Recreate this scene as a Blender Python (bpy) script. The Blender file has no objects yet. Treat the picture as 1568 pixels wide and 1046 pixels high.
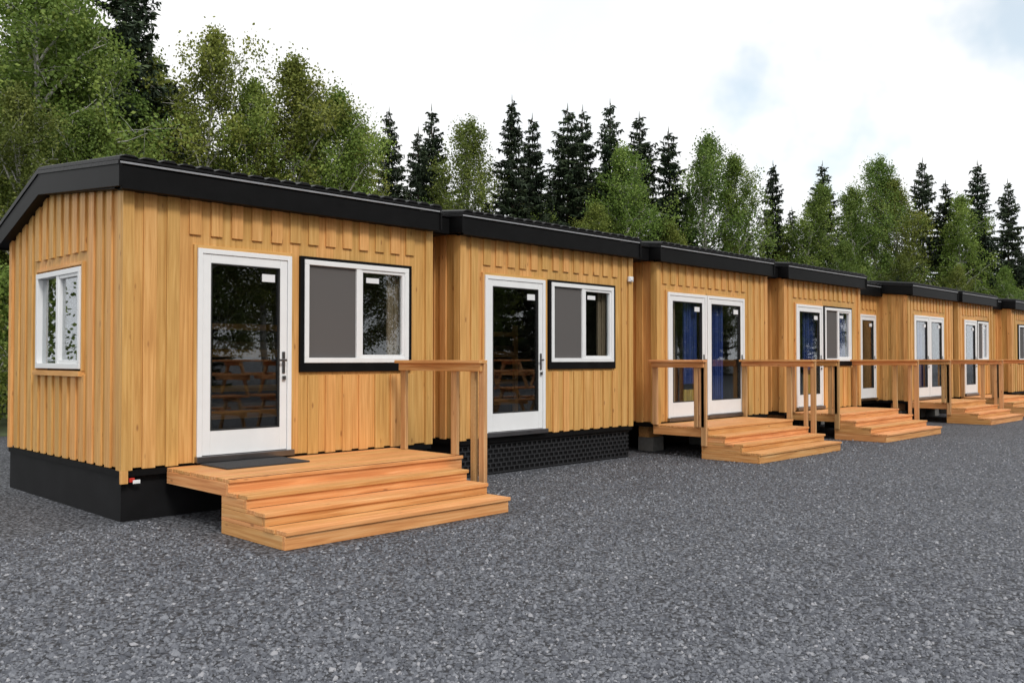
import bpy, math, random
import numpy as np
from mathutils import Vector
random.seed(7); rng=np.random.default_rng(11)
scene=bpy.context.scene
scene.view_settings.view_transform='Standard'
scene.view_settings.look='None'
scene.view_settings.exposure=0
C=bpy.context.collection

# ---------------------------------------------------------------- materials
def newmat(name):
    m=bpy.data.materials.new(name); m.use_nodes=True
    nt=m.node_tree; b=nt.nodes['Principled BSDF']
    return m,nt,b
def N(nt,t,**kw):
    n=nt.nodes.new(t)
    for k,v in kw.items(): setattr(n,k,v)
    return n
def ramp(nt,stops):
    r=N(nt,'ShaderNodeValToRGB'); e=r.color_ramp.elements
    while len(e)>1: e.remove(e[-1])
    e[0].position=stops[0][0]; e[0].color=(*stops[0][1],1)
    for p,c in stops[1:]:
        x=e.new(p); x.color=(*c,1)
    return r
def math_(nt,op,a,b=None):
    n=N(nt,'ShaderNodeMath',operation=op)
    for i,v in enumerate((a,b)):
        if v is None: continue
        if isinstance(v,(int,float)): n.inputs[i].default_value=v
        else: nt.links.new(v,n.inputs[i])
    return n.outputs[0]
def mixc(nt,fac,a,b,mode='MIX'):
    n=N(nt,'ShaderNodeMix',data_type='RGBA',blend_type=mode)
    for s,v in ((n.inputs[0],fac),(n.inputs[6],a),(n.inputs[7],b)):
        if isinstance(v,(int,float)): s.default_value=v
        elif isinstance(v,tuple): s.default_value=(*v,1)
        else: nt.links.new(v,s)
    return n.outputs[2]
def wood(name,axis,c0,c1,c2,knot=True,rough=.55):
    m,nt,b=newmat(name); L=nt.links
    tc=N(nt,'ShaderNodeTexCoord'); at=N(nt,'ShaderNodeAttribute',attribute_name='tone')
    off=N(nt,'ShaderNodeVectorMath',operation='SCALE'); cx=N(nt,'ShaderNodeCombineXYZ')
    for i in range(3): L.new(at.outputs['Fac'],cx.inputs[i])
    L.new(cx.outputs[0],off.inputs[0]); off.inputs['Scale'].default_value=41
    add=N(nt,'ShaderNodeVectorMath',operation='ADD'); L.new(tc.outputs['Object'],add.inputs[0]); L.new(off.outputs[0],add.inputs[1])
    def mp(a,bb):
        mm=N(nt,'ShaderNodeMapping'); s=[a,a,a]; s['xyz'.index(axis)]=bb
        mm.inputs['Scale'].default_value=s; L.new(add.outputs[0],mm.inputs[0]); return mm.outputs[0]
    n1=N(nt,'ShaderNodeTexNoise'); n1.inputs['Scale'].default_value=1; n1.inputs['Detail'].default_value=5; n1.inputs['Distortion'].default_value=.5
    L.new(mp(38,1.6),n1.inputs['Vector'])
    r=ramp(nt,[(.3,c0),(.52,c1),(.72,c2)]); L.new(n1.outputs[0],r.inputs[0])
    n2=N(nt,'ShaderNodeTexNoise'); n2.inputs['Scale'].default_value=1; L.new(mp(3,1.2),n2.inputs['Vector'])
    v=math_(nt,'ADD',math_(nt,'MULTIPLY',at.outputs['Fac'],.22),math_(nt,'MULTIPLY',n2.outputs[0],.24))
    v=math_(nt,'ADD',v,.78)
    hs=N(nt,'ShaderNodeHueSaturation'); L.new(v,hs.inputs['Value']); L.new(r.outputs[0],hs.inputs['Color'])
    L.new(math_(nt,'ADD',math_(nt,'MULTIPLY',at.outputs['Fac'],-.014),.505),hs.inputs['Hue'])
    col=hs.outputs[0]
    if knot:
        vo=N(nt,'ShaderNodeTexVoronoi'); vo.inputs['Scale'].default_value=1; L.new(mp(8.5,3),vo.inputs['Vector'])
        kr=ramp(nt,[(.05,(1,1,1)),(.13,(0,0,0))]); L.new(vo.outputs['Distance'],kr.inputs[0])
        col=mixc(nt,math_(nt,'MULTIPLY',kr.outputs[0],.7),col,(.24,.09,.03))
    L.new(col,b.inputs['Base Color']); b.inputs['Roughness'].default_value=rough
    b.inputs['Specular IOR Level'].default_value=.3
    bp=N(nt,'ShaderNodeBump'); bp.inputs['Strength'].default_value=.2; bp.inputs['Distance'].default_value=.003
    L.new(n1.outputs[0],bp.inputs['Height']); L.new(bp.outputs[0],b.inputs['Normal'])
    return m
def plain(name,col,rough=.5,metal=0,var=.15,scale=6,bump=0,spec=.5):
    m,nt,b=newmat(name); L=nt.links
    tc=N(nt,'ShaderNodeTexCoord'); n=N(nt,'ShaderNodeTexNoise'); n.inputs['Scale'].default_value=scale; n.inputs['Detail'].default_value=6
    L.new(tc.outputs['Object'],n.inputs['Vector'])
    r=ramp(nt,[(.25,tuple(c*(1-var) for c in col)),(.75,tuple(min(1,c*(1+var)) for c in col))])
    L.new(n.outputs[0],r.inputs[0]); L.new(r.outputs[0],b.inputs['Base Color'])
    b.inputs['Roughness'].default_value=rough; b.inputs['Metallic'].default_value=metal; b.inputs['Specular IOR Level'].default_value=spec
    if bump:
        bp=N(nt,'ShaderNodeBump'); bp.inputs['Strength'].default_value=bump; bp.inputs['Distance'].default_value=.01
        L.new(n.outputs[0],bp.inputs['Height']); L.new(bp.outputs[0],b.inputs['Normal'])
    return m
clad=((.52,.265,.078),(.64,.35,.112),(.73,.435,.16))
deckc=((.50,.215,.07),(.66,.325,.115),(.76,.45,.20))
M={}
M['clad_z']=wood('cladding_wood','z',*clad)
M['clad_x']=wood('cladding_wood_x','x',*clad)
M['clad_y']=wood('cladding_wood_y','y',*clad)
M['deck_x']=wood('deck_wood_x','x',*deckc)
M['deck_y']=wood('deck_wood_y','y',*deckc)
M['deck_z']=wood('post_wood','z',(.38,.2,.08),(.52,.30,.13),(.60,.38,.18))
M['black']=plain('black_paint',(.005,.005,.0055),.5,var=.3,spec=.12)
M['roof']=plain('roof_tile_black',(.009,.009,.010),.45,var=.4,scale=20,bump=.3,spec=.2)
M['drip']=plain('drip_edge_metal',(.34,.35,.37),.4,metal=.3)
M['white']=plain('white_paint',(.80,.81,.82),.35,var=.03)
M['seal']=plain('rubber_seal',(.02,.02,.02),.6)
M['metal']=plain('handle_metal',(.25,.25,.26),.3,metal=1)
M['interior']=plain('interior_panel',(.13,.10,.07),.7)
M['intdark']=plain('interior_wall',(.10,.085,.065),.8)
M['sticker']=plain('sticker_paper',(.75,.76,.78),.5,var=.05,scale=60)
M['blue']=plain('curtain_blue',(.02,.045,.20),.9,bump=.3)
M['tan']=plain('curtain_tan',(.22,.165,.11),.9)
M['yellow']=plain('cloth_yellow',(.5,.34,.06),.9)
M['concrete']=plain('concrete',(.2,.2,.19),.85,bump=.4,scale=15)
M['mat']=plain('doormat_rubber',(.03,.03,.032),.9,scale=60,bump=.6)
M['red']=plain('reflector_red',(.5,.03,.02),.3)
M['flat']=plain('skirt_sheet_black',(.007,.007,.008),.6,var=.4,scale=3,spec=.2)
M['lattice']=plain('lattice_plastic',(.028,.029,.032),.5,spec=.3)
# insect screen
m,nt,b=newmat('insect_screen'); tr=N(nt,'ShaderNodeBsdfTransparent'); mx=N(nt,'ShaderNodeMixShader'); mx.inputs[0].default_value=.8
b.inputs['Base Color'].default_value=(.12,.112,.11,1); b.inputs['Roughness'].default_value=.8
nt.links.new(tr.outputs[0],mx.inputs[1]); nt.links.new(b.outputs[0],mx.inputs[2]); nt.links.new(mx.outputs[0],nt.nodes['Material Output'].inputs[0]); M['screen']=m
# glass: thin pane, Schlick reflectance valid from both sides
m,nt,b=newmat('window_glass'); nt.nodes.remove(b)
tr=N(nt,'ShaderNodeBsdfTransparent'); tr.inputs[0].default_value=(.93,.95,.945,1); gl=N(nt,'ShaderNodeBsdfGlossy'); gl.inputs['Roughness'].default_value=.01
gl.inputs[0].default_value=(.95,.97,1,1)
ge=N(nt,'ShaderNodeNewGeometry'); dt=N(nt,'ShaderNodeVectorMath',operation='DOT_PRODUCT'); nt.links.new(ge.outputs['Normal'],dt.inputs[0]); nt.links.new(ge.outputs['Incoming'],dt.inputs[1])
cth=math_(nt,'ABSOLUTE',dt.outputs['Value']); sch=math_(nt,'ADD',math_(nt,'MULTIPLY',math_(nt,'POWER',math_(nt,'SUBTRACT',1.0,cth),5.0),.95),.05)
mx=N(nt,'ShaderNodeMixShader')
nt.links.new(math_(nt,'MULTIPLY',sch,1.5),mx.inputs[0]); nt.links.new(tr.outputs[0],mx.inputs[1]); nt.links.new(gl.outputs[0],mx.inputs[2])
nt.links.new(mx.outputs[0],nt.nodes['Material Output'].inputs[0]); M['glass']=m

# ---------------------------------------------------------------- box builder
class MB:
    def __init__(s): s.v=[];s.f=[];s.m=[];s.t=[];s.names=[]
    def mi(s,n):
        if n not in s.names: s.names.append(n)
        return s.names.index(n)
    def add(s,vs,fs,mat,tone=None):
        b=len(s.v); s.v+=vs; i=s.mi(mat); t=random.random() if tone is None else tone
        for f in fs: s.f.append([b+k for k in f]); s.m.append(i); s.t.append(t)
    def box(s,x0,x1,y0,y1,z0,z1,mat,tone=None):
        if x1-x0<1e-4 or y1-y0<1e-4 or z1-z0<1e-4: return
        s.add([(x0,y0,z0),(x1,y0,z0),(x1,y1,z0),(x0,y1,z0),(x0,y0,z1),(x1,y0,z1),(x1,y1,z1),(x0,y1,z1)],
              [(0,3,2,1),(4,5,6,7),(0,1,5,4),(1,2,6,5),(2,3,7,6),(3,0,4,7)],mat,tone)
    def prismx(s,poly,x0,x1,mat,tone=None):
        n=len(poly); vs=[(x0,y,z) for y,z in poly]+[(x1,y,z) for y,z in poly]
        fs=[tuple(range(n))[::-1],tuple(range(n,2*n))]+[(i,(i+1)%n,n+(i+1)%n,n+i) for i in range(n)]
        s.add(vs,fs,mat,tone)
    def build(s,name,parent=None,bevel=0,loc=(0,0,0)):
        me=bpy.data.meshes.new(name); me.from_pydata(s.v,[],s.f); 
        for n in s.names: me.materials.append(M[n])
        me.polygons.foreach_set('material_index',s.m)
        a=me.attributes.new('tone','FLOAT','FACE'); a.data.foreach_set('value',s.t)
        me.update()
        import bmesh
        bm=bmesh.new(); bm.from_mesh(me); bmesh.ops.recalc_face_normals(bm,faces=bm.faces); bm.to_mesh(me); bm.free()
        o=bpy.data.objects.new(name,me); C.objects.link(o); o.location=loc
        if parent: o.parent=parent
        if bevel:
            md=o.modifiers.new('bevel','BEVEL'); md.width=bevel; md.segments=2; md.limit_method='ANGLE'; md.angle_limit=.6
        return o
def empty(name,loc=(0,0,0)):
    e=bpy.data.objects.new(name,None); C.objects.link(e); e.location=loc; e.empty_display_size=.3; return e

# ---------------------------------------------------------------- cabin
ZB,ZT=.50,3.11
RF=[(-.17,3.34),(2.0,3.565),(3.47,3.08)]    # eave / ridge / back eave (top of rafters)
def roofz(y):
    (a,za),(b_,zb),(c,zc)=RF
    return za+(zb-za)*(y-a)/(b_-a) if y<b_ else zb+(zc-zb)*(y-b_)/(c-b_)
def spans(z0,z1,cuts):
    out=[(z0,z1)]
    for a,b in cuts:
        o2=[]
        for s,e in out:
            if b<=s or a>=e: o2.append((s,e)); continue
            if a>s: o2.append((s,a))
            if b<e: o2.append((b,e))
        out=o2
    return [(a,b) for a,b in out if b-a>.03]
def wall(mb,length,ops,place,topf,mat='clad_z'):
    edges=sorted({0,length}|{o[0] for o in ops}|{o[1] for o in ops})
    for a,b in zip(edges[:-1],edges[1:]):
        cuts=[(o[2],o[3]) for o in ops if o[0]<b-1e-4 and o[1]>a+1e-4]
        n=max(1,round((b-a)/.22)); w=(b-a)/n
        for i in range(n):
            p,q=a+i*w,a+(i+1)*w
            for z0,z1 in spans(ZB,topf((p+q)/2),cuts):
                place(p,q,0,.09,z0,z1,mat,random.random()*.8)
    a=.17
    while a<length-.16:
        w=.125+random.uniform(-.008,.008)
        cuts=[(o[2]-.035,o[3]+.13) for o in ops if o[0]-.05<a+w and o[1]+.05>a]
        tn=random.random()
        for z0,z1 in spans(ZB-.012,topf(a+w/2)-.005,cuts):
            place(a,a+w,-.023+random.uniform(-.002,.002),-.0005,z0,z1,mat,tn)
        a+=.226
def window(mb,x0,x1,z0,z1,dy=0,border=True):
    g=MB()
    if border:
        g.box(x0,x1,-.034,.06,z0,z0+.10,'black'); g.box(x0,x1,-.034,.06,z1-.035,z1,'black')
        g.box(x0,x0+.05,-.034,.06,z0+.10,z1-.035,'black'); g.box(x1-.05,x1,-.034,.06,z0+.10,z1-.035,'black')
        a0,a1,b0,b1=x0+.05,x1-.05,z0+.10,z1-.035
    else: a0,a1,b0,b1=x0,x1,z0,z1
    t=.055
    g.box(a0,a1,-.045,.05,b0,b0+t,'white'); g.box(a0,a1,-.045,.05,b1-t,b1,'white')
    g.box(a0,a0+t,-.045,.05,b0+t,b1-t,'white'); g.box(a1-t,a1,-.045,.05,b0+t,b1-t,'white')
    mid=(a0+a1)/2
    g.box(mid-.035,mid+.035,-.038,.04,b0+t,b1-t,'white')
    s=.035
    g.box(mid+.035,a1-t,-.03,.02,b0+t,b0+t+s,'white'); g.box(mid+.035,a1-t,-.03,.02,b1-t-s,b1-t,'white')
    g.box(mid+.035,mid+.035+s*.6,-.03,.02,b0+t+s,b1-t-s,'white'); g.box(a1-t-s,a1-t,-.03,.02,b0+t+s,b1-t-s,'white')
    mb.append(('window_frame',g,.004))
    h=MB(); h.box(a0+t,mid-.035,.012,.016,b0+t,b1-t,'glass'); h.box(mid+.035+s*.6,a1-t-s,0,.004,b0+t+s,b1-t-s,'glass')
    mb.append(('window_glass',h,0))
    if border:
        k=MB(); k.box(a0+t,mid-.035,-.012,-.010,b0+t,b1-t,'screen'); mb.append(('insect_screen',k,0))
        st=MB(); st.box(mid+.12,mid+.30,-.006,-.003,b1-t-.15,b1-t-.09,'sticker'); mb.append(('window_sticker',st,0))
def door(mb,x0,x1,z0,z1,handle='R'):
    g=MB(); t=.05
    g.box(x0,x0+t,-.05,.06,z0,z1,'white'); g.box(x1-t,x1,-.05,.06,z0,z1,'white'); g.box(x0+t,x1-t,-.05,.06,z1-t,z1,'white')
    a,b=x0+t+.004,x1-t-.004; zb,zt=z0+.035,z1-t-.004; s=.085
    g.box(a,a+s,-.04,.01,zb,zt,'white'); g.box(b-s,b,-.04,.01,zb,zt,'white'); g.box(a+s,b-s,-.04,.01,zt-s,zt,'white')
    g.box(a+s,b-s,-.04,.01,zb,zb+.24,'white')
    mb.append(('door_frame',g,.004))
    k=MB(); e=.012
    k.box(a+s,a+s+e,-.043,0,zb+.24,zt-s,'seal'); k.box(b-s-e,b-s,-.043,0,zb+.24,zt-s,'seal')
    k.box(a+s+e,b-s-e,-.043,0,zb+.24,zb+.24+e,'seal'); k.box(a+s+e,b-s-e,-.043,0,zt-s-e,zt-s,'seal')
    k.box(x0-.02,x1+.02,-.085,.05,z0-.03,z0+.03,'metal' )
    hx=b-s/2 if handle=='R' else a+s/2
    k.box(hx-.018,hx+.018,-.05,-.04,1.37,1.60,'metal'); k.box(hx-.010,hx+.010,-.085,-.05,1.50,1.52,'metal'); k.box(hx-.07,hx+.012,-.10,-.085,1.498,1.522,'metal')
    k.box(hx-.02,hx+.02,-.065,-.05,1.30,1.345,'metal')
    mb.append(('door_hardware',k,.003))
    h=MB(); h.box(a+s+e,b-s-e,-.012,-.006,zb+.24+e,zt-s-e,'glass'); mb.append(('door_glass',h,0))
    st=MB(); st.box(b-s-.20,b-s-.05,-.020,-.014,zt-s-.15,zt-s-.07,'sticker'); mb.append(('door_sticker',st,0))
def casing(mb,x0,x1,z1,z0=ZB):
    g=MB(); g.box(x0-.035,x0-.002,-.032,0,z0,z1+.035,'clad_z'); g.box(x1+.002,x1+.035,-.032,0,z0,z1+.035,'clad_z')
    g.box(x0-.002,x1+.002,-.031,0,z1+.002,z1+.034,'clad_x'); mb.append(('casing',g,.002))

def cabin(x0,w,doors,windows,yf=0,skirt='full',side_window=False,curt=None,D=3.3):
    root=empty('wooden_cabin',(x0,yf,0)); parts=[]
    ops=[(a,b,.53,2.62) for a,b in doors]+[(a,b,1.38,2.64) for a,b in windows]
    g=MB()
    wall(g,w,ops,lambda a0,a1,d0,d1,z0,z1,m,t:g.box(a0,a1,d0,d1,z0,z1,m,t),lambda a:ZT)
    g.box(-.032,.075,-.034,-.0006,ZB-.02,ZT,'clad_z'); g.box(w-.075,w+.032,-.034,-.0006,ZB-.02,ZT,'clad_z')
    parts.append(('front_wall',g,.003))
    g=MB(); sops=[(1.0,2.33,1.40,2.48)] if side_window else []
    def pl(a0,a1,d0,d1,z0,z1,m,t): 
        g.box(d0,d1,a0+.0905,min(a1+.0905,D),z0,z1,m,t)
    wall(g,D-.0905,[(a-.09,b-.09,c,d) for a,b,c,d in sops],pl,lambda a:roofz(a)-.02)
    g.box(-.034,-.0006,0,.09,ZB-.02,roofz(0)-.02,'clad_z'); g.box(-.034,-.0006,D-.09,D,ZB-.02,roofz(D)-.02,'clad_z')
    parts.append(('left_wall',g,.003))
    g=MB()
    def pr(a0,a1,d0,d1,z0,z1,m,t): g.box(w-d1,w-d0,a0+.0905,min(a1+.0905,D),z0,z1,m,t)
    wall(g,D-.0905,[],pr,lambda a:roofz(a)-.02)
    g.box(.09,w-.09,D-.09,D,ZB,roofz(D)-.02,'clad_z')
    parts.append(('right_and_back_wall',g,0))
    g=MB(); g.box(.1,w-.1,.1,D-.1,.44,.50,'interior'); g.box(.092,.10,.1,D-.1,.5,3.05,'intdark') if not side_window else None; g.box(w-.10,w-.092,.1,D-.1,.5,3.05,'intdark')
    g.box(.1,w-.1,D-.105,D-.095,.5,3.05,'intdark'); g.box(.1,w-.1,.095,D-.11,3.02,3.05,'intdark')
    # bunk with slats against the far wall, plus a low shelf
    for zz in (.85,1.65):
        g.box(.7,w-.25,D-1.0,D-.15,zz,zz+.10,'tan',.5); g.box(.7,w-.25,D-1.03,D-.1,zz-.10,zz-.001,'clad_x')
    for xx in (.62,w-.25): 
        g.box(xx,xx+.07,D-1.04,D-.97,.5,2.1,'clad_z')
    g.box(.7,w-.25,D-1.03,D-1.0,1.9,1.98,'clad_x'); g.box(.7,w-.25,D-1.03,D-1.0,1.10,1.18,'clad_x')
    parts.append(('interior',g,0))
    # roof
    g=MB(); xl,xr=-.13,w+.05
    top=[(RF[0][0]-.02,RF[0][1]),(RF[1][0],RF[1][1]),(RF[2][0]+.05,RF[2][1]-.02)]
    g.prismx([(y,z) for y,z in top]+[(y,z+.035) for y,z in top[::-1]],xl,xr,'roof')
    n=int((xr-xl)/.185)
    for i in range(n):
        cx=xl+.09+i*.185; h=.022+random.uniform(-.005,.007)
        for (ya,za),(yb,zb) in ((top[0],top[1]),(top[1],top[2])):
            if (ya,za)==top[0]: ya-=.015
            vs=[];
            for (yy,zz) in ((ya,za+.035),(yb,zb+.035)):
                vs+=[(cx-.085,yy,zz-.002),(cx-.04,yy,zz+h),(cx+.04,yy,zz+h),(cx+.085,yy,zz-.002)]
            g.add(vs,[(0,1,2,3),(7,6,5,4),(0,4,5,1),(1,5,6,2),(2,6,7,3),(3,7,4,0)],'roof')
    parts.append(('roof',g,.004))
    g=MB()
    g.box(xl+.03,xr-.02,-.165,-.135,3.085,3.299,'black'); g.box(xl+.06,xr-.05,-.134,0,3.09,3.108,'black')
    g.box(xl+.06,xr-.05,-.13,-.10,3.11,3.30,'black')
    g.box(xl+.01,xr-.01,-.182,-.1665,3.312,3.332,'drip')
    for xa,xb in ((xl,xl+.029),(xr-.019,xr+.005)):
        g.prismx([(-.18,3.10),(2.0,3.30),(3.49,2.83),(3.49,3.07),(2.0,3.562),(-.18,3.337)],xa,xb,'black')
        g.prismx([(-.19,3.30),(2.0,3.523),(3.50,3.03),(3.50,3.068),(2.0,3.561),(-.19,3.336)],xa-.012,xa-.001,'roof')
    g.prismx([(0,3.10),(2.0,3.31),(3.47,2.84),(3.47,2.86),(2.0,3.33),(0,3.12)],xl+.03,-.0,'black')
    g.box(xl+.03,xr-.02,3.45,3.48,2.83,3.06,'black')
    parts.append(('fascia',g,.003))
    # base
    g=MB(); g.box(-.02,w+.02,-.022,.09,.425,.482,'black'); g.box(-.02,.07,.0905,D,.425,.482,'black'); g.box(w-.07,w+.02,.0905,D,.425,.482,'black')
    if skirt in('full','flat'):
        g.box(0,w,.045,.06,-.02,.424,'flat'); g.box(0,.03,.061,D,-.02,.424,'flat'); g.box(w-.03,w,.061,D,-.02,.424,'flat')
        if skirt=='full':      # moulded open lattice of staggered bars
            z=.015; k=0
            while z<.39:
                g.box(0,w,.028,.036,z,z+.016,'lattice')
                x=(k%2)*.05
                while x<w-.02: g.box(x,x+.02,.024,.034,z+.016,z+.062,'lattice'); x+=.10
                z+=.062; k+=1
            g.box(0,w,.02,.034,.405,.424,'black')
    else:
        g.box(.1,w-.1,.9,.93,-.02,.424,'black')
        g.box(0,.03,.9,D,-.02,.424,'black'); g.box(w-.03,w,.9,D,-.02,.424,'black')
        for xx in (.25,w/2,w-.55): g.box(xx,xx+.3,.25,.55,-.02,.23,'concrete'); g.box(xx-.05,xx+.35,.3,.5,.23,.42,'deck_x')
    g.box(.02,w-.02,D-.03,D,-.02,.424,'flat')
    parts.append(('base_skirt',g,0))
    for a,b in doors: door(parts,a,b,.53,2.62); casing(parts,a,b,2.62)
    for a,b in windows: window(parts,a,b,1.38,2.64)
    if curt:
        g=MB()
        for c in curt:
            a,b,m=c[:3]; z0,z1=c[3:] if len(c)>3 else (.62,2.6)
            n=int((b-a)/.03)
            for i in range(n):
                x=a+i*(b-a)/n; g.box(x,x+(b-a)/n+.001,.10+.022*math.sin(i*1.1),.12+.022*math.sin(i*1.1)+.01,z0,z1,m,.5)
        parts.append(('curtain',g,0))
    if side_window:
        sub=[]; window(sub,0,1.31,1.42,2.46,border=False)
        e=empty('side_window',(0,2.32,0)); e.rotation_euler=(0,0,-math.pi/2); e.parent=root
        for n,gg,bv in sub: gg.build(n,e,bv)
        g=MB(); g.box(-.06,0,.98,2.36,1.345,1.398,'clad_y'); g.box(-.032,0,.97,1.0,1.40,2.51,'clad_z'); g.box(-.032,0,2.335,2.365,1.40,2.51,'clad_z'); g.box(-.03,0,1.0,2.335,2.482,2.51,'clad_y')
        parts.append(('side_window_casing',g,.002))
    for n,gg,bv in parts: gg.build(n,root,bv)
    return root

c1=cabin(0,3.71,[(.70,1.755)],[(1.87,3.41)],skirt='flat',side_window=True,curt=[(3.15,3.38,'tan'),(2.68,2.78,'tan')])
c2=cabin(4.23,3.57,[(.40,1.56)],[(1.65,3.16)],curt=[(2.9,3.12,'tan'),(2.42,2.5,'tan')])
c3=cabin(8.50,3.54,[(.27,1.43),(1.45,2.70)],[],skirt='open',curt=[(.45,.65,'tan'),(.95,1.38,'blue',1.1,2.6),(.95,1.38,'yellow',.62,1.0),(1.62,2.15,'blue')])
c4=cabin(12.76,3.48,[(.46,1.62)],[(1.69,3.07)],skirt='open',curt=[(1.05,1.55,'blue',1.3,2.6),(1.05,1.55,'yellow',.62,1.2),(2.6,3.0,'blue')])
c5=cabin(16.26,2.83,[(1.78,2.72)],[],yf=.77,skirt='open')
c6=cabin(19.11,3.09,[(.34,1.36),(1.38,2.39)],[],skirt='open',curt=[(.8,1.3,'blue'),(1.5,1.9,'blue')])
c7=cabin(22.7,2.95,[(.45,1.5)],[(1.55,2.6)],skirt='open',curt=[(.7,1.0,'blue')])
c8=cabin(25.67,1.9,[(.5,1.35)],[],yf=.4,skirt='open')
c9=cabin(27.6,3.4,[],[(.7,2.1)],skirt='open')
c10=cabin(31.4,3.4,[(.3,1.3)],[(1.4,2.8)],skirt='open')
c11=cabin(35.2,3.4,[(.3,1.3)],[(1.4,2.8)],skirt='open')
g=MB(); g.box(3.46,3.56,-.075,-.035,2.72,2.80,'white'); g.box(3.48,3.54,-.085,-.075,2.735,2.785,'sticker'); g.build('junction_box',c2,.006)
g=MB(); g.box(.05,.10,-.03,.02,.37,.41,'red'); g.box(.08,.15,-.035,-.028,.355,.39,'white'); g.box(-.035,.035,-.036,-.001,.36,.48,'clad_z'); g.build('side_reflector',c1,.006)
def link(x0,x1):
    root=empty('cabin_link',(0,0,0)); g=MB()
    n=max(2,round((x1-x0)/.19)); w=(x1-x0)/n
    for i in range(n): g.box(x0+i*w,x0+(i+1)*w-.004,.62,.70,ZB,3.1,'clad_z'); g.box(x0+i*w+.03,x0+i*w+.12,.6,.619,ZB,3.1,'clad_z')
    g.build('panel',root,.003)
    g=MB(); g.box(x0+.052,x1-.15,.02,.05,3.10,3.30,'black'); g.box(x0+.052,x1-.15,.05,1.0,3.09,3.11,'black'); g.prismx([(0,3.31),(2,3.51),(2,3.545),(0,3.345)],x0+.055,x1-.146,'roof'); g.box(x0+.02,x1-.02,.6,.66,.0,.48,'black'); g.build('link_roof',root,.003)
link(3.73,4.21); link(7.82,8.48); link(12.06,12.74)

# ---------------------------------------------------------------- decks with stairs
def stairs(x0,x1,depth=1.35,left=False,right=True,mat=False,run=.285,railx=None,ystart=-.04,dx=0):
    root=empty('entrance_deck',(0,0,0)); g=MB(); yD=-depth; zt=.48; xd=x1+dx
    y=-.04
    while y>yD+.05:
        g.box(x0+random.uniform(-.006,.006),xd,y-.118,y,zt-.032,zt,'deck_x',random.random()); y-=.123
    g.box(x0,xd,yD-.015,y-.004 if y-.004>yD+.02 else yD+.03,zt-.032,zt,'deck_x')
    g.box(x0,xd,yD+.0,yD+.045,zt-.15,zt-.033,'deck_x'); 
    g.box(x0,x0+.045,yD+.046,-.04,zt-.15,zt-.033,'deck_y'); g.box(xd-.045,xd,yD+.046,-.04,zt-.15,zt-.033,'deck_y')
    for xx in (x0+.8,x0+1.6): g.box(xx,xx+.045,yD+.046,-.04,zt-.15,zt-.034,'deck_y')
    g.build('deck',root,.004)
    g=MB(); lv=[.37,.26,.15]
    yb=yD+.12
    for i,z in enumerate(lv):
        yf=yD-run*(i+1); zl=lv[i+1] if i<2 else 0.0
        j=random.uniform(-.008,.008)
        g.box(x0+j,x1+j,yf-.02,yf+.14,z-.034,z,'deck_x'); g.box(x0-j,x1+j,yf+.145,yf+run-.001,z-.034,z,'deck_x')
        g.box(x0+.006,x1-.006,yf,yf+.035,zl+.001,z-.035,'deck_x')
        for xs in (x0+.003,x1-.048):
            g.box(xs,xs+.045,yf+.036,yb,zl+.001,z-.035,'deck_y')
            if i>0: g.box(xs,xs+.045,yf+run,yb,z-.034,z,'deck_y')
    for xs in (x0+.003,x1-.048): g.box(xs,xs+.045,yD-.0,yb,.337,.345,'deck_y')
    g.build('steps',root,.004)
    g=MB()
    def rail(xr,y1=yD-.38,ys=-.04):
        g.box(xr-.06,xr+.06,y1-.03,ys,1.475,1.51,'deck_y')
        g.box(xr-.012,xr+.018,y1+.0,ys-.02,1.39,1.474,'deck_y')
        for yy,zb in ((ys-.06,.481),(yD+.08,.481),(y1+.02,.20)):
            g.box(xr+.02,xr+.065,yy-.045,yy+.045,zb,1.474,'deck_z')
        g.box(xr+.02,xr+.065,y1+.12,y1+.19,.481 if y1+.12>yD else .22,1.474,'deck_z')
    if right: rail(railx or x1+.005,ys=ystart)
    if left: rail(x0-.07,y1=yD+.03)
    if g.v: g.build('railing',root,.005)
    if mat:
        g=MB(); g.box(.72,1.62,-.62,-.07,zt+.001,zt+.016,'mat'); g.build('doormat',root,.004)
    return root
stairs(.40,2.93,depth=1.24,mat=True,run=.305,railx=3.06,ystart=-.22,dx=.2)
for a,b in ((8.35,11.05),(12.95,15.75),(19.0,21.5),(22.8,25.4),(31.4,34.0),(35.2,37.9)):
    stairs(a,b,depth=1.05,left=True,right=True)

# ---------------------------------------------------------------- picnic tables stacked at the other side of the lot
def picnic(x,y,z,rot):
    root=empty('picnic_table',(x,y,z)); root.rotation_euler=(0,0,rot); g=MB()
    for i in range(5): g.box(-.95,.95,-.36+i*.145,-.225+i*.145,.71,.75,'deck_x',.9)
    for s in (-1,1):
        for k in range(2): 
            yc=s*(.62+k*.13); g.box(-.95,.95,yc-.06,yc+.06,.42,.46,'deck_x',.9)
    g.build('boards',root,.004); g=MB()
    for xx in (-.7,.66):
        g.box(xx,xx+.045,-.75,.75,.32,.419,'deck_y'); g.box(xx,xx+.045,-.34,.34,.62,.709,'deck_y')
        for s in (-1,1):
            vs=[(xx+.046,s*.22,.70),(xx+.046,s*.32,.70),(xx+.046,s*.66,0),(xx+.046,s*.56,0)]; vs+=[(a+.045,b,c) for a,b,c in vs]
            g.add(vs,[(0,1,2,3),(7,6,5,4),(0,4,5,1),(1,5,6,2),(2,6,7,3),(3,7,4,0)],'deck_z')
    g.build('legs',root,.003)
for x,y in ((5.3,-9.3),(7.5,-9.1),(12.4,-9.0),(14.7,-8.8)):
    picnic(x,y,0,.06); picnic(x+.05,y,.76,.03)

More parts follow.
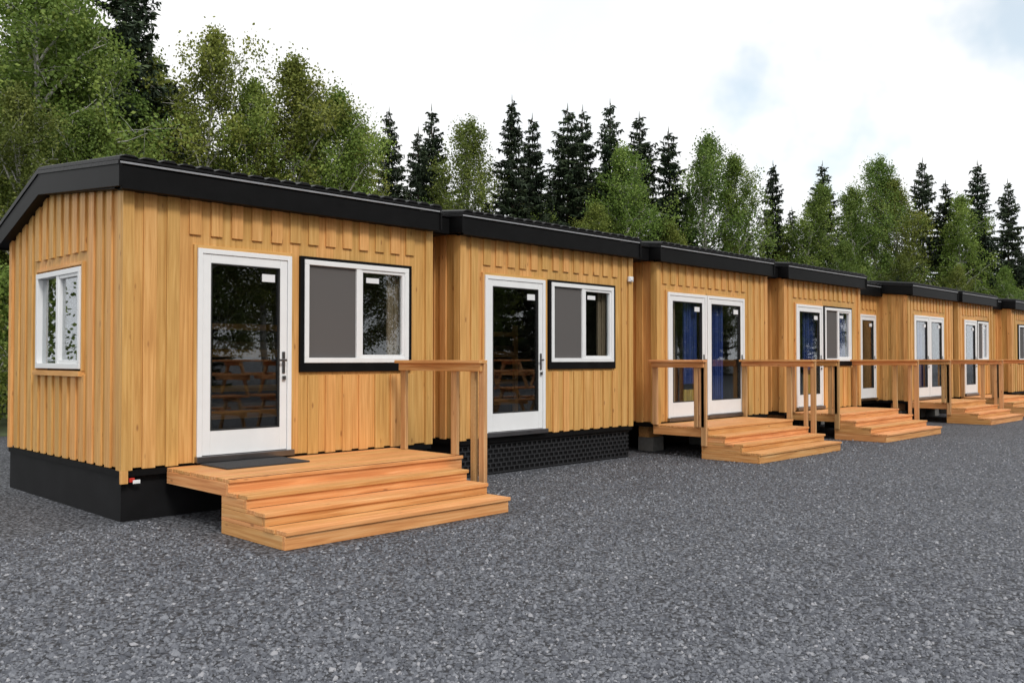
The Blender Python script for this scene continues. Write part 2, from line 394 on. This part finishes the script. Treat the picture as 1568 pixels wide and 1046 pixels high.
# ---------------------------------------------------------------- ground
def sheet(name,x0,x1,y0,y1,z,mat):
    me=bpy.data.meshes.new(name); me.from_pydata([(x0,y0,z),(x1,y0,z),(x1,y1,z),(x0,y1,z)],[],[(0,1,2,3)]); me.materials.append(mat)
    o=bpy.data.objects.new(name,me); C.objects.link(o); return o
m,nt,b=newmat('gravel'); L=nt.links; tc=N(nt,'ShaderNodeTexCoord')
wn_=N(nt,'ShaderNodeTexNoise'); wn_.inputs['Scale'].default_value=30; L.new(tc.outputs['Object'],wn_.inputs['Vector'])
wv=N(nt,'ShaderNodeVectorMath',operation='SCALE'); L.new(wn_.outputs['Color'],wv.inputs[0]); wv.inputs['Scale'].default_value=.02
wa=N(nt,'ShaderNodeVectorMath',operation='ADD'); L.new(tc.outputs['Object'],wa.inputs[0]); L.new(wv.outputs[0],wa.inputs[1])
def vor(sc,feat='F1'):
    v=N(nt,'ShaderNodeTexVoronoi',feature=feat); v.inputs['Scale'].default_value=sc; L.new(wa.outputs[0],v.inputs['Vector']); return v
v1=vor(30); v2=vor(70)
r1=ramp(nt,[(0,(.055,.060,.072)),(.4,(.125,.133,.155)),(.75,(.19,.20,.225)),(1,(.33,.34,.37))])
sp=N(nt,'ShaderNodeSeparateColor'); L.new(v1.outputs['Color'],sp.inputs[0])
sp2=N(nt,'ShaderNodeSeparateColor'); L.new(v2.outputs['Color'],sp2.inputs[0])
L.new(math_(nt,'ADD',math_(nt,'MULTIPLY',sp.outputs[0],.6),math_(nt,'MULTIPLY',sp2.outputs[0],.4)),r1.inputs[0])
dark=ramp(nt,[(.3,(1,1,1)),(.68,(.16,.16,.17))]); L.new(v1.outputs['Distance'],dark.inputs[0])  # shade in the crevices between stones, put into the colour
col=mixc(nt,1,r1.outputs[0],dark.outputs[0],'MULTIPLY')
nn=N(nt,'ShaderNodeTexNoise'); nn.inputs['Scale'].default_value=.6; nn.inputs['Detail'].default_value=8; nn.inputs['Roughness'].default_value=.65; L.new(tc.outputs['Object'],nn.inputs['Vector'])
r3=ramp(nt,[(.3,(.8,.8,.82)),(.7,(1.15,1.15,1.13))]); L.new(nn.outputs[0],r3.inputs[0])
col=mixc(nt,1,col,r3.outputs[0],'MULTIPLY'); L.new(col,b.inputs['Base Color']); b.inputs['Roughness'].default_value=.75
h=math_(nt,'ADD',math_(nt,'MULTIPLY',v1.outputs['Distance'],-1),math_(nt,'MULTIPLY',v2.outputs['Distance'],-.35)); h=math_(nt,'ADD',h,math_(nt,'MULTIPLY',sp.outputs[1],.6))
bp=N(nt,'ShaderNodeBump'); bp.inputs['Strength'].default_value=1; bp.inputs['Distance'].default_value=.022; L.new(h,bp.inputs['Height']); L.new(bp.outputs[0],b.inputs['Normal'])
M['gravel']=m
sheet('gravel_ground',-600,900,-700,900,0,m)
def stones(n):
    r=np.random.default_rng(5)
    base=np.array([[1,0,0],[0,1,0],[-1,0,0],[0,-1,0],[0,0,.8],[.5,.5,.6],[-.5,.4,.55]],float)
    tri=[(0,1,5),(0,5,4),(1,4,5),(1,2,6),(1,6,4),(2,4,6),(2,3,4),(3,0,4)]
    D=4.0+13*r.random(n)**1.7; t=r.uniform(-.75,.75,n)
    X=-3.376+(.7134+.7008*t)*D; Y=-8.394+(.7008-.7134*t)*D
    ok=(Y<-.05)&~((X>.2)&(X<3.1)&(Y>-2.3)); X,Y=X[ok],Y[ok]; n=len(X)
    s=r.uniform(.006,.015,n)*(1+ (r.random(n)<.03)*.8); a=r.uniform(0,6.28,n)
    V=base[None]*np.stack([s*r.uniform(.8,1.5,n),s*r.uniform(.6,1,n),s*r.uniform(.8,1.3,n)],1)[:,None,:]
    V=V+r.normal(0,.12,V.shape)*s[:,None,None]
    c,sn=np.cos(a)[:,None],np.sin(a)[:,None]; x=V[...,0]*c-V[...,1]*sn+X[:,None]; y=V[...,0]*sn+V[...,1]*c+Y[:,None]
    V=np.stack([x,y,V[...,2]],-1).reshape(-1,3).astype(np.float32)
    F=(np.array(tri)[None]+7*np.arange(n)[:,None,None]).reshape(-1,3).astype(np.int32)
    me=bpy.data.meshes.new('loose_gravel'); me.vertices.add(len(V)); me.vertices.foreach_set('co',V.ravel()); me.loops.add(F.size); me.loops.foreach_set('vertex_index',F.ravel())
    me.polygons.add(len(F)); me.polygons.foreach_set('loop_start',np.arange(0,F.size,3,dtype=np.int32))
    a_=me.attributes.new('tone','FLOAT','FACE'); a_.data.foreach_set('value',np.repeat(r.random(n),8).astype(np.float32)); me.update(calc_edges=True)
    m,nt,b=newmat('gravel_stone'); at=N(nt,'ShaderNodeAttribute',attribute_name='tone'); rr=ramp(nt,[(0,(.06,.065,.08)),(.6,(.14,.148,.17)),(.93,(.20,.21,.235)),(1,(.34,.34,.36))]); nt.links.new(at.outputs['Fac'],rr.inputs[0]); nt.links.new(rr.outputs[0],b.inputs['Base Color']); b.inputs['Roughness'].default_value=.8
    me.materials.append(m); o=bpy.data.objects.new('loose_gravel',me); C.objects.link(o)
stones(90000)
m=plain('forest_floor',(.05,.07,.025),.95,var=.5,scale=1.5,bump=.5); M['floor']=m
sheet('forest_floor',-300,600,11,600,.004,m)

# ---------------------------------------------------------------- trees
def leafmat(name,c0,c1,c2,hue=.03,trans=.35):
    m,nt,b=newmat(name); L=nt.links
    at=N(nt,'ShaderNodeAttribute',attribute_name='tone'); oi=N(nt,'ShaderNodeObjectInfo')
    r=ramp(nt,[(0,c0),(.5,c1),(1,c2)]); L.new(at.outputs['Fac'],r.inputs[0])
    hs=N(nt,'ShaderNodeHueSaturation'); L.new(r.outputs[0],hs.inputs['Color'])
    L.new(math_(nt,'ADD',math_(nt,'MULTIPLY',oi.outputs['Random'],-2*hue),.5+hue*.9),hs.inputs['Hue'])
    wn=math_(nt,'FRACT',math_(nt,'MULTIPLY',oi.outputs['Random'],17.3))
    L.new(math_(nt,'ADD',math_(nt,'MULTIPLY',wn,.55),.72),hs.inputs['Value'])
    L.new(hs.outputs[0],b.inputs['Base Color']); b.inputs['Roughness'].default_value=.6; b.inputs['Specular IOR Level'].default_value=.25
    if trans:
        t=N(nt,'ShaderNodeBsdfTranslucent'); L.new(hs.outputs[0],t.inputs[0]); mx=N(nt,'ShaderNodeMixShader'); mx.inputs[0].default_value=trans
        L.new(b.outputs[0],mx.inputs[1]); L.new(t.outputs[0],mx.inputs[2]); L.new(mx.outputs[0],nt.nodes['Material Output'].inputs[0])
    return m
M['birch_leaf']=leafmat('birch_leaves',(.06,.10,.018),(.145,.205,.038),(.31,.36,.085),.026,.3)
M['spruce_leaf']=leafmat('spruce_needles',(.010,.019,.010),(.028,.048,.021),(.070,.095,.038),.012,0)
M['birch_bark']=plain('birch_bark',(.42,.41,.38),.8,var=.4,scale=9)
M['spruce_bark']=plain('spruce_bark',(.07,.05,.035),.9,var=.4,scale=9)
class QM:
    def __init__(s): s.V=[];s.F=[];s.mi=[];s.T=[];s.n=0
    def add(s,V,F,mi,T): s.V.append(V);s.F.append(F+s.n);s.mi.append(np.full(len(F),mi));s.T.append(T if hasattr(T,'__len__') else np.full(len(F),T)); s.n+=len(V)
    def tube(s,P,R,n,mi):
        P=np.array(P);k=len(P); a=np.linspace(0,2*np.pi,n,endpoint=False)
        V=[]
        for i in range(k):
            d=P[min(i+1,k-1)]-P[max(i-1,0)]; d=d/np.linalg.norm(d); u=np.cross(d,[0.3,1,.2]); u/=np.linalg.norm(u); w=np.cross(d,u)
            V.append(P[i]+R[i]*(np.outer(np.cos(a),u)+np.outer(np.sin(a),w)))
        V=np.concatenate(V); F=[]
        for i in range(k-1):
            for j in range(n): F.append((i*n+j,i*n+(j+1)%n,(i+1)*n+(j+1)%n,(i+1)*n+j))
        s.add(V,np.array(F),mi,.5)
    def rhomb(s,Cn,U,W,mi,T):
        n=len(Cn); V=np.stack([Cn-U,Cn+W,Cn+U,Cn-W],1).reshape(-1,3); s.add(V,np.arange(4*n).reshape(n,4),mi,T)
    def mesh(s,name,mats):
        V=np.concatenate(s.V).astype(np.float32);F=np.concatenate(s.F).astype(np.int32);me=bpy.data.meshes.new(name)
        me.vertices.add(len(V)); me.vertices.foreach_set('co',V.ravel()); me.loops.add(F.size); me.loops.foreach_set('vertex_index',F.ravel())
        me.polygons.add(len(F)); me.polygons.foreach_set('loop_start',np.arange(0,F.size,4,dtype=np.int32))
        for x in mats: me.materials.append(M[x])
        me.polygons.foreach_set('material_index',np.concatenate(s.mi).astype(np.int32))
        a=me.attributes.new('tone','FLOAT','FACE'); a.data.foreach_set('value',np.clip(np.concatenate(s.T),0,1).astype(np.float32))
        me.update(calc_edges=True); return me
def unit(a): return a/np.maximum(np.linalg.norm(a,axis=-1,keepdims=True),1e-6)
def birch(seed,h=14,wid=.2,low=.10,leaf=.065,per=58,limbs=38):
    r=np.random.default_rng(seed); q=QM()
    k=14; z=np.linspace(0,h,k); lean=r.normal(0,.25,2); ph=r.uniform(0,6,2)
    P=np.stack([lean[0]*(z/h)**1.5*2+.15*np.sin(z*.6+ph[0]),lean[1]*(z/h)**1.5*2+.15*np.sin(z*.5+ph[1]),z],1)
    q.tube(P,.14*(1-z/h)**.8*h/14+.012,7,1)
    cl=[];cs=[];cf=[]
    for i in range(limbs):
        f=low+(1-low)*((i+r.uniform(0,1))/limbs)**.9; f=min(f,.985); zz=f*h
        b=np.array([np.interp(zz,z,P[:,0]),np.interp(zz,z,P[:,1]),zz])
        g=(f-low)/(1-low); Lr=h*wid*(np.sin(np.pi*min(1,(g*.85+.18)))**.7)*r.uniform(.6,1.25)+.25
        az=i*2.4+r.uniform(-.5,.5); el=math.radians(r.uniform(25,50)+g*25)
        d=np.array([math.cos(az)*math.cos(el),math.sin(az)*math.cos(el),math.sin(el)])
        s=np.linspace(0,1,6)[:,None]; pts=b+d*Lr*s+np.array([0,0,-.22*Lr])*s**2.2+r.normal(0,.04,(6,3))*s*Lr
        q.tube(pts,np.linspace(.035,.006,6)*Lr/2,4,1)
        for m_ in range(int(5+Lr*2.2)):
            u=r.uniform(.25,1); p=b+d*Lr*u+np.array([0,0,-.22*Lr])*u**2.2
            t=unit(r.normal(0,1,3)+d*.5); Lt=Lr*r.uniform(.1,.38)+.1; e=p+t*Lt
            q.tube([p,(p+e)/2+[0,0,.03],e],[.009,.006,.003],3,1)
            cl+= [e,(p+e)/2+r.normal(0,.1,3)]; cs+=[r.uniform(.14,.36),r.uniform(.12,.28)]; cf+=[u,u*.6]
    cl.append(P[-1]); cs.append(.2); cf.append(1)
    cl=np.array(cl);cs=np.array(cs); cf=np.array(cf); K=len(cl); ct=r.uniform(0.0,.65,K)+.25*cf
    cnt=np.maximum(6,(per*(cs/.28)**1.6*r.uniform(.5,1.3,K))).astype(int); idx=np.repeat(np.arange(K),cnt); n=len(idx)
    pos=cl[idx]+r.normal(0,1,(n,3))*cs[idx][:,None]*np.array([.72,.72,1.0])-np.array([0,0,1])*np.abs(r.normal(0,.12,(n,1)))
    U=unit(r.normal(0,1,(n,3))+[0,0,-.6]); W=unit(np.cross(U,r.normal(0,1,(n,3)))); sz=leaf*r.uniform(.6,1.25,(n,1))
    q.rhomb(pos,U*sz,W*sz*.7,0,ct[idx]*.75+r.uniform(0,.3,n))
    return q.mesh('birch_mesh',['birch_leaf','birch_bark'])
def spruce(seed,h=15,rad=2.1,low=.04,dens=1):
    r=np.random.default_rng(seed); q=QM()
    z=np.linspace(0,h,8); P=np.stack([.05*np.sin(z),.05*np.cos(z*.8),z],1); q.tube(P,.17*(1-z/h)+.012,7,1)
    Cs=[];Us=[];Ws=[];Ts=[]
    zz=low*h
    while zz<h*.99:
        f=zz/h; nb=int(r.integers(6,9)) if f<.9 else 4; rr=rad*(1-f)**.82*r.uniform(.75,1.15)+.12
        a0=r.uniform(0,6.28)
        for j in range(nb):
            if r.random()<.1: continue
            az=a0+j*6.283/nb+r.normal(0,.2); Lb=rr*r.uniform(.55,1.3); hd=np.array([math.cos(az),math.sin(az),0]); sd=np.array([-math.sin(az),math.cos(az),0])
            up=.35 if f>.8 else (.05 if f>.5 else -.12); zoff=r.uniform(-.15,.15)
            def bp_(s): return np.array([0,0,zz+zoff])+hd*Lb*s[:,None]+np.array([0,0,1])*(up*Lb*s-.38*Lb*s*(1.25-s)*(1.3-f))[:,None]
            s=np.linspace(0,1,4); q.tube(bp_(s),np.linspace(.022,.005,4),3,1)
            n=max(8,int(38*Lb*dens)); s=r.uniform(.08,1.02,n)**.8; p=bp_(s); sg=np.where(r.random(n)<.5,-1,1)
            tl=(.10+.34*Lb*.35*(1.1-s))*r.uniform(.6,1.3,n)
            d=unit(sd*sg[:,None]*1+hd*.7+r.normal(0,.25,(n,3))+np.array([0,0,-.35])*r.uniform(0,2,n)[:,None])
            w=unit(np.cross(d,r.normal(0,1,(n,3))))
            Cs.append(p+d*tl[:,None]*.9);Us.append(d*tl[:,None]);Ws.append(w*(.032+.02*r.random(n))[:,None]); tb=r.uniform(0,.5); Ts.append(tb+.35*s*r.uniform(.4,1.2,n)+r.uniform(0,.12,n))
            n2=n//2; s2=r.uniform(.15,1,n2); p2=bp_(s2); d2=unit(np.array([0,0,-1])+r.normal(0,.35,(n2,3))); t2=r.uniform(.08,.24,n2)
            w2=unit(np.cross(d2,r.normal(0,1,(n2,3)))); Cs.append(p2+d2*t2[:,None]*.8+sd*r.normal(0,.08,(n2,1)));Us.append(d2*t2[:,None]);Ws.append(w2*.04);Ts.append(tb*.6+r.uniform(0,.2,n2))
        zz+=h*.0185*r.uniform(.7,1.3)*(1.25-.5*f)
    q.tube([[0,0,h-.1],[0,0,h+.1],[0,0,h+.3]],[.03,.02,.006],4,0)
    q.rhomb(np.concatenate(Cs),np.concatenate(Us),np.concatenate(Ws),0,np.concatenate(Ts))
    return q.mesh('spruce_mesh',['spruce_leaf','spruce_bark'])
BI=[birch(s,14,w_) for s,w_ in ((1,.20),(2,.23),(3,.18),(4,.25),(5,.21))]
SP=[spruce(s,15,rd) for s,rd in ((11,2.5),(12,3.0),(13,2.2),(14,2.7))]
BU=[birch(21,4,.33,.02,.06,30,22),birch(22,3.6,.38,.02,.06,30,22)]
CAM=(-3.376,-8.394,1.52)
def world(t,D): return (CAM[0]+.7008*t*D+.7134*D, CAM[1]-.7134*t*D+.7008*D)
def put(kind,t,D,h,parent=None,xy=None):
    x,y=xy if xy else world(t,D)
    me,base,nm={'B':(random.choice(BI),14,'birch_tree'),'S':(random.choice(SP),15.2,'spruce_tree'),'U':(random.choice(BU),4,'shrub')}[kind]
    o=bpy.data.objects.new(nm,me); C.objects.link(o); s=h/base; k=random.uniform(.9,1.15)
    o.scale=(s*k,s*k,s); o.rotation_euler=(0,0,random.uniform(0,6.28)); o.location=(x,y,0)
    if parent: o.parent=parent
trees=[(-.547,27,13.8,'B'),(-.496,29,13.0,'B'),(-.58,31,15,'B'),(-.525,31,14.6,'B'),(-.478,32,12.6,'B'),(-.437,33,17.6,'S'),(-.40,36,11.5,'B'),(-.334,34,14,'B'),(-.363,36,13.2,'B'),(-.253,36,13.6,'B'),(-.201,36,12.3,'B'),(-.297,35,12.3,'B'),(-.225,38,12.8,'B'),(-.176,38,11.3,'B'),
(-.139,44,14,'S'),(-.091,48,15.3,'S'),(-.106,47,13.8,'S'),(-.054,46,13.9,'B'),(0,46,15.2,'S'),(.023,48,14.8,'S'),(.063,50,15.9,'S'),(.080,52,16.4,'S'),(.111,50,16.2,'S'),(.144,52,16,'S'),(.177,52,15.1,'S'),
(.129,48,13,'B'),(.218,52,14.3,'B'),(.262,52,13.4,'B'),(.295,55,13.8,'S'),(.321,54,11.8,'B'),(.351,60,14.9,'S'),(.387,58,12.6,'B'),(.409,60,15,'B'),(.431,60,13.6,'B'),(.464,62,15.6,'S'),(.490,62,14,'S'),(.526,62,15.4,'S'),(.560,64,14.5,'S'),(.508,60,12.5,'B')]
for t,D,h,k in trees: put(k,t,D,h)
forest=empty('forest')
def Dl(t): return float(np.interp(t,[-.9,-.55,-.35,-.15,.1,.6,1.2],[24,27,33,41,49,62,80]))
tt=-.8
while tt<.85:
    for row,(dd,hf,pb) in enumerate(((-2,.60,.65),(2,.74,.35),(6,.84,.2))):
        t=tt+random.uniform(-.018,.018); D=Dl(t)+dd+random.uniform(-1,1)
        H=float(np.interp(t,[-.9,-.45,-.3,-.17,-.1,.15,.3,.6],[14,14,12.5,11,13.5,15,12.8,13]))
        pbb=min(1,pb+(.35 if t<-.15 else 0))
        put('B' if random.random()<pbb else 'S',t,D,H*hf*random.uniform(.85,1.1),forest)
    tt+=.042
for i in range(30):
    t=random.uniform(-.7,.65); put('U',t,Dl(t)-4+random.uniform(-1.5,1),random.uniform(2,4),forest)
for xy in ((-1,10),(0.5,12),(2,13),(3.5,14),(1,15),(-2.5,12),(4.5,15.5)): put('U',0,0,random.uniform(2.8,4),forest,xy)
f2=empty('forest')
for i in range(46):
    x=-5+i*2.1+random.uniform(-.5,.5); put(random.choice('BBS'),0,0,random.uniform(15,18),f2,(x,-36+random.uniform(-3,3)))

# ---------------------------------------------------------------- world, sun, camera
w=bpy.data.worlds.new('World'); scene.world=w; w.use_nodes=True; nt=w.node_tree; L=nt.links; bg=nt.nodes['Background']
sdir=Vector((-.22,-.74,.72)).normalized()
sky=N(nt,'ShaderNodeTexSky',sky_type='NISHITA'); sky.sun_disc=False
sky.sun_elevation=math.asin(sdir.z); sky.sun_rotation=math.atan2(sdir.x,sdir.y)
L.new(mixc(nt,1,sky.outputs[0],(1.0,1.25,1.15),'MULTIPLY'),bg.inputs[0]); bg.inputs[1].default_value=.15
bg2=N(nt,'ShaderNodeBackground'); tc=N(nt,'ShaderNodeTexCoord')
no=N(nt,'ShaderNodeTexNoise'); no.inputs['Scale'].default_value=2.2; no.inputs['Detail'].default_value=6; L.new(tc.outputs['Generated'],no.inputs['Vector'])
cr=ramp(nt,[(.3,(.86,.90,.94)),(.46,(.97,.985,1.0)),(.56,(1.0,1.0,1.0))]); L.new(no.outputs[0],cr.inputs[0]); L.new(cr.outputs[0],bg2.inputs[0]); bg2.inputs[1].default_value=1.12
def dirv(t,v): 
    return Vector((.7134+.7008*t,.7008-.7134*t,v)).normalized()
dd=dirv(.42,.35); dp=N(nt,'ShaderNodeVectorMath',operation='DOT_PRODUCT'); L.new(tc.outputs['Generated'],dp.inputs[0]); dp.inputs[1].default_value=dd
no2=N(nt,'ShaderNodeTexNoise'); no2.inputs['Scale'].default_value=5; no2.inputs['Detail'].default_value=5; L.new(tc.outputs['Generated'],no2.inputs['Vector'])
mval=math_(nt,'ADD',dp.outputs['Value'],math_(nt,'MULTIPLY',math_(nt,'SUBTRACT',no2.outputs[0],.5),.07))
mr=N(nt,'ShaderNodeMapRange',interpolation_type='SMOOTHSTEP'); L.new(mval,mr.inputs[0]); mr.inputs[1].default_value=.988; mr.inputs[2].default_value=1.0; mr.inputs[3].default_value=1.0; mr.inputs[4].default_value=.5
mx=N(nt,'ShaderNodeMixShader'); L.new(mr.outputs[0],mx.inputs[0]); L.new(bg.outputs[0],mx.inputs[1]); L.new(bg2.outputs[0],mx.inputs[2]); L.new(mx.outputs[0],nt.nodes['World Output'].inputs[0])
sl=bpy.data.lights.new('sun','SUN'); sl.energy=1.9; sl.angle=math.radians(14); sl.color=(1,.96,.9)
so=bpy.data.objects.new('sun',sl); C.objects.link(so); so.rotation_euler=sdir.to_track_quat('Z','Y').to_euler(); so.location=(0,-20,30)
cd=bpy.data.cameras.new('camera'); cam=bpy.data.objects.new('camera',cd); C.objects.link(cam); scene.camera=cam
cd.sensor_width=36; cd.lens=1360/1568*36; cd.clip_end=3000; cam.location=CAM
f=Vector((.7134,.7008,math.tan(math.radians(1.14)))); cam.rotation_euler=f.to_track_quat('-Z','Y').to_euler()
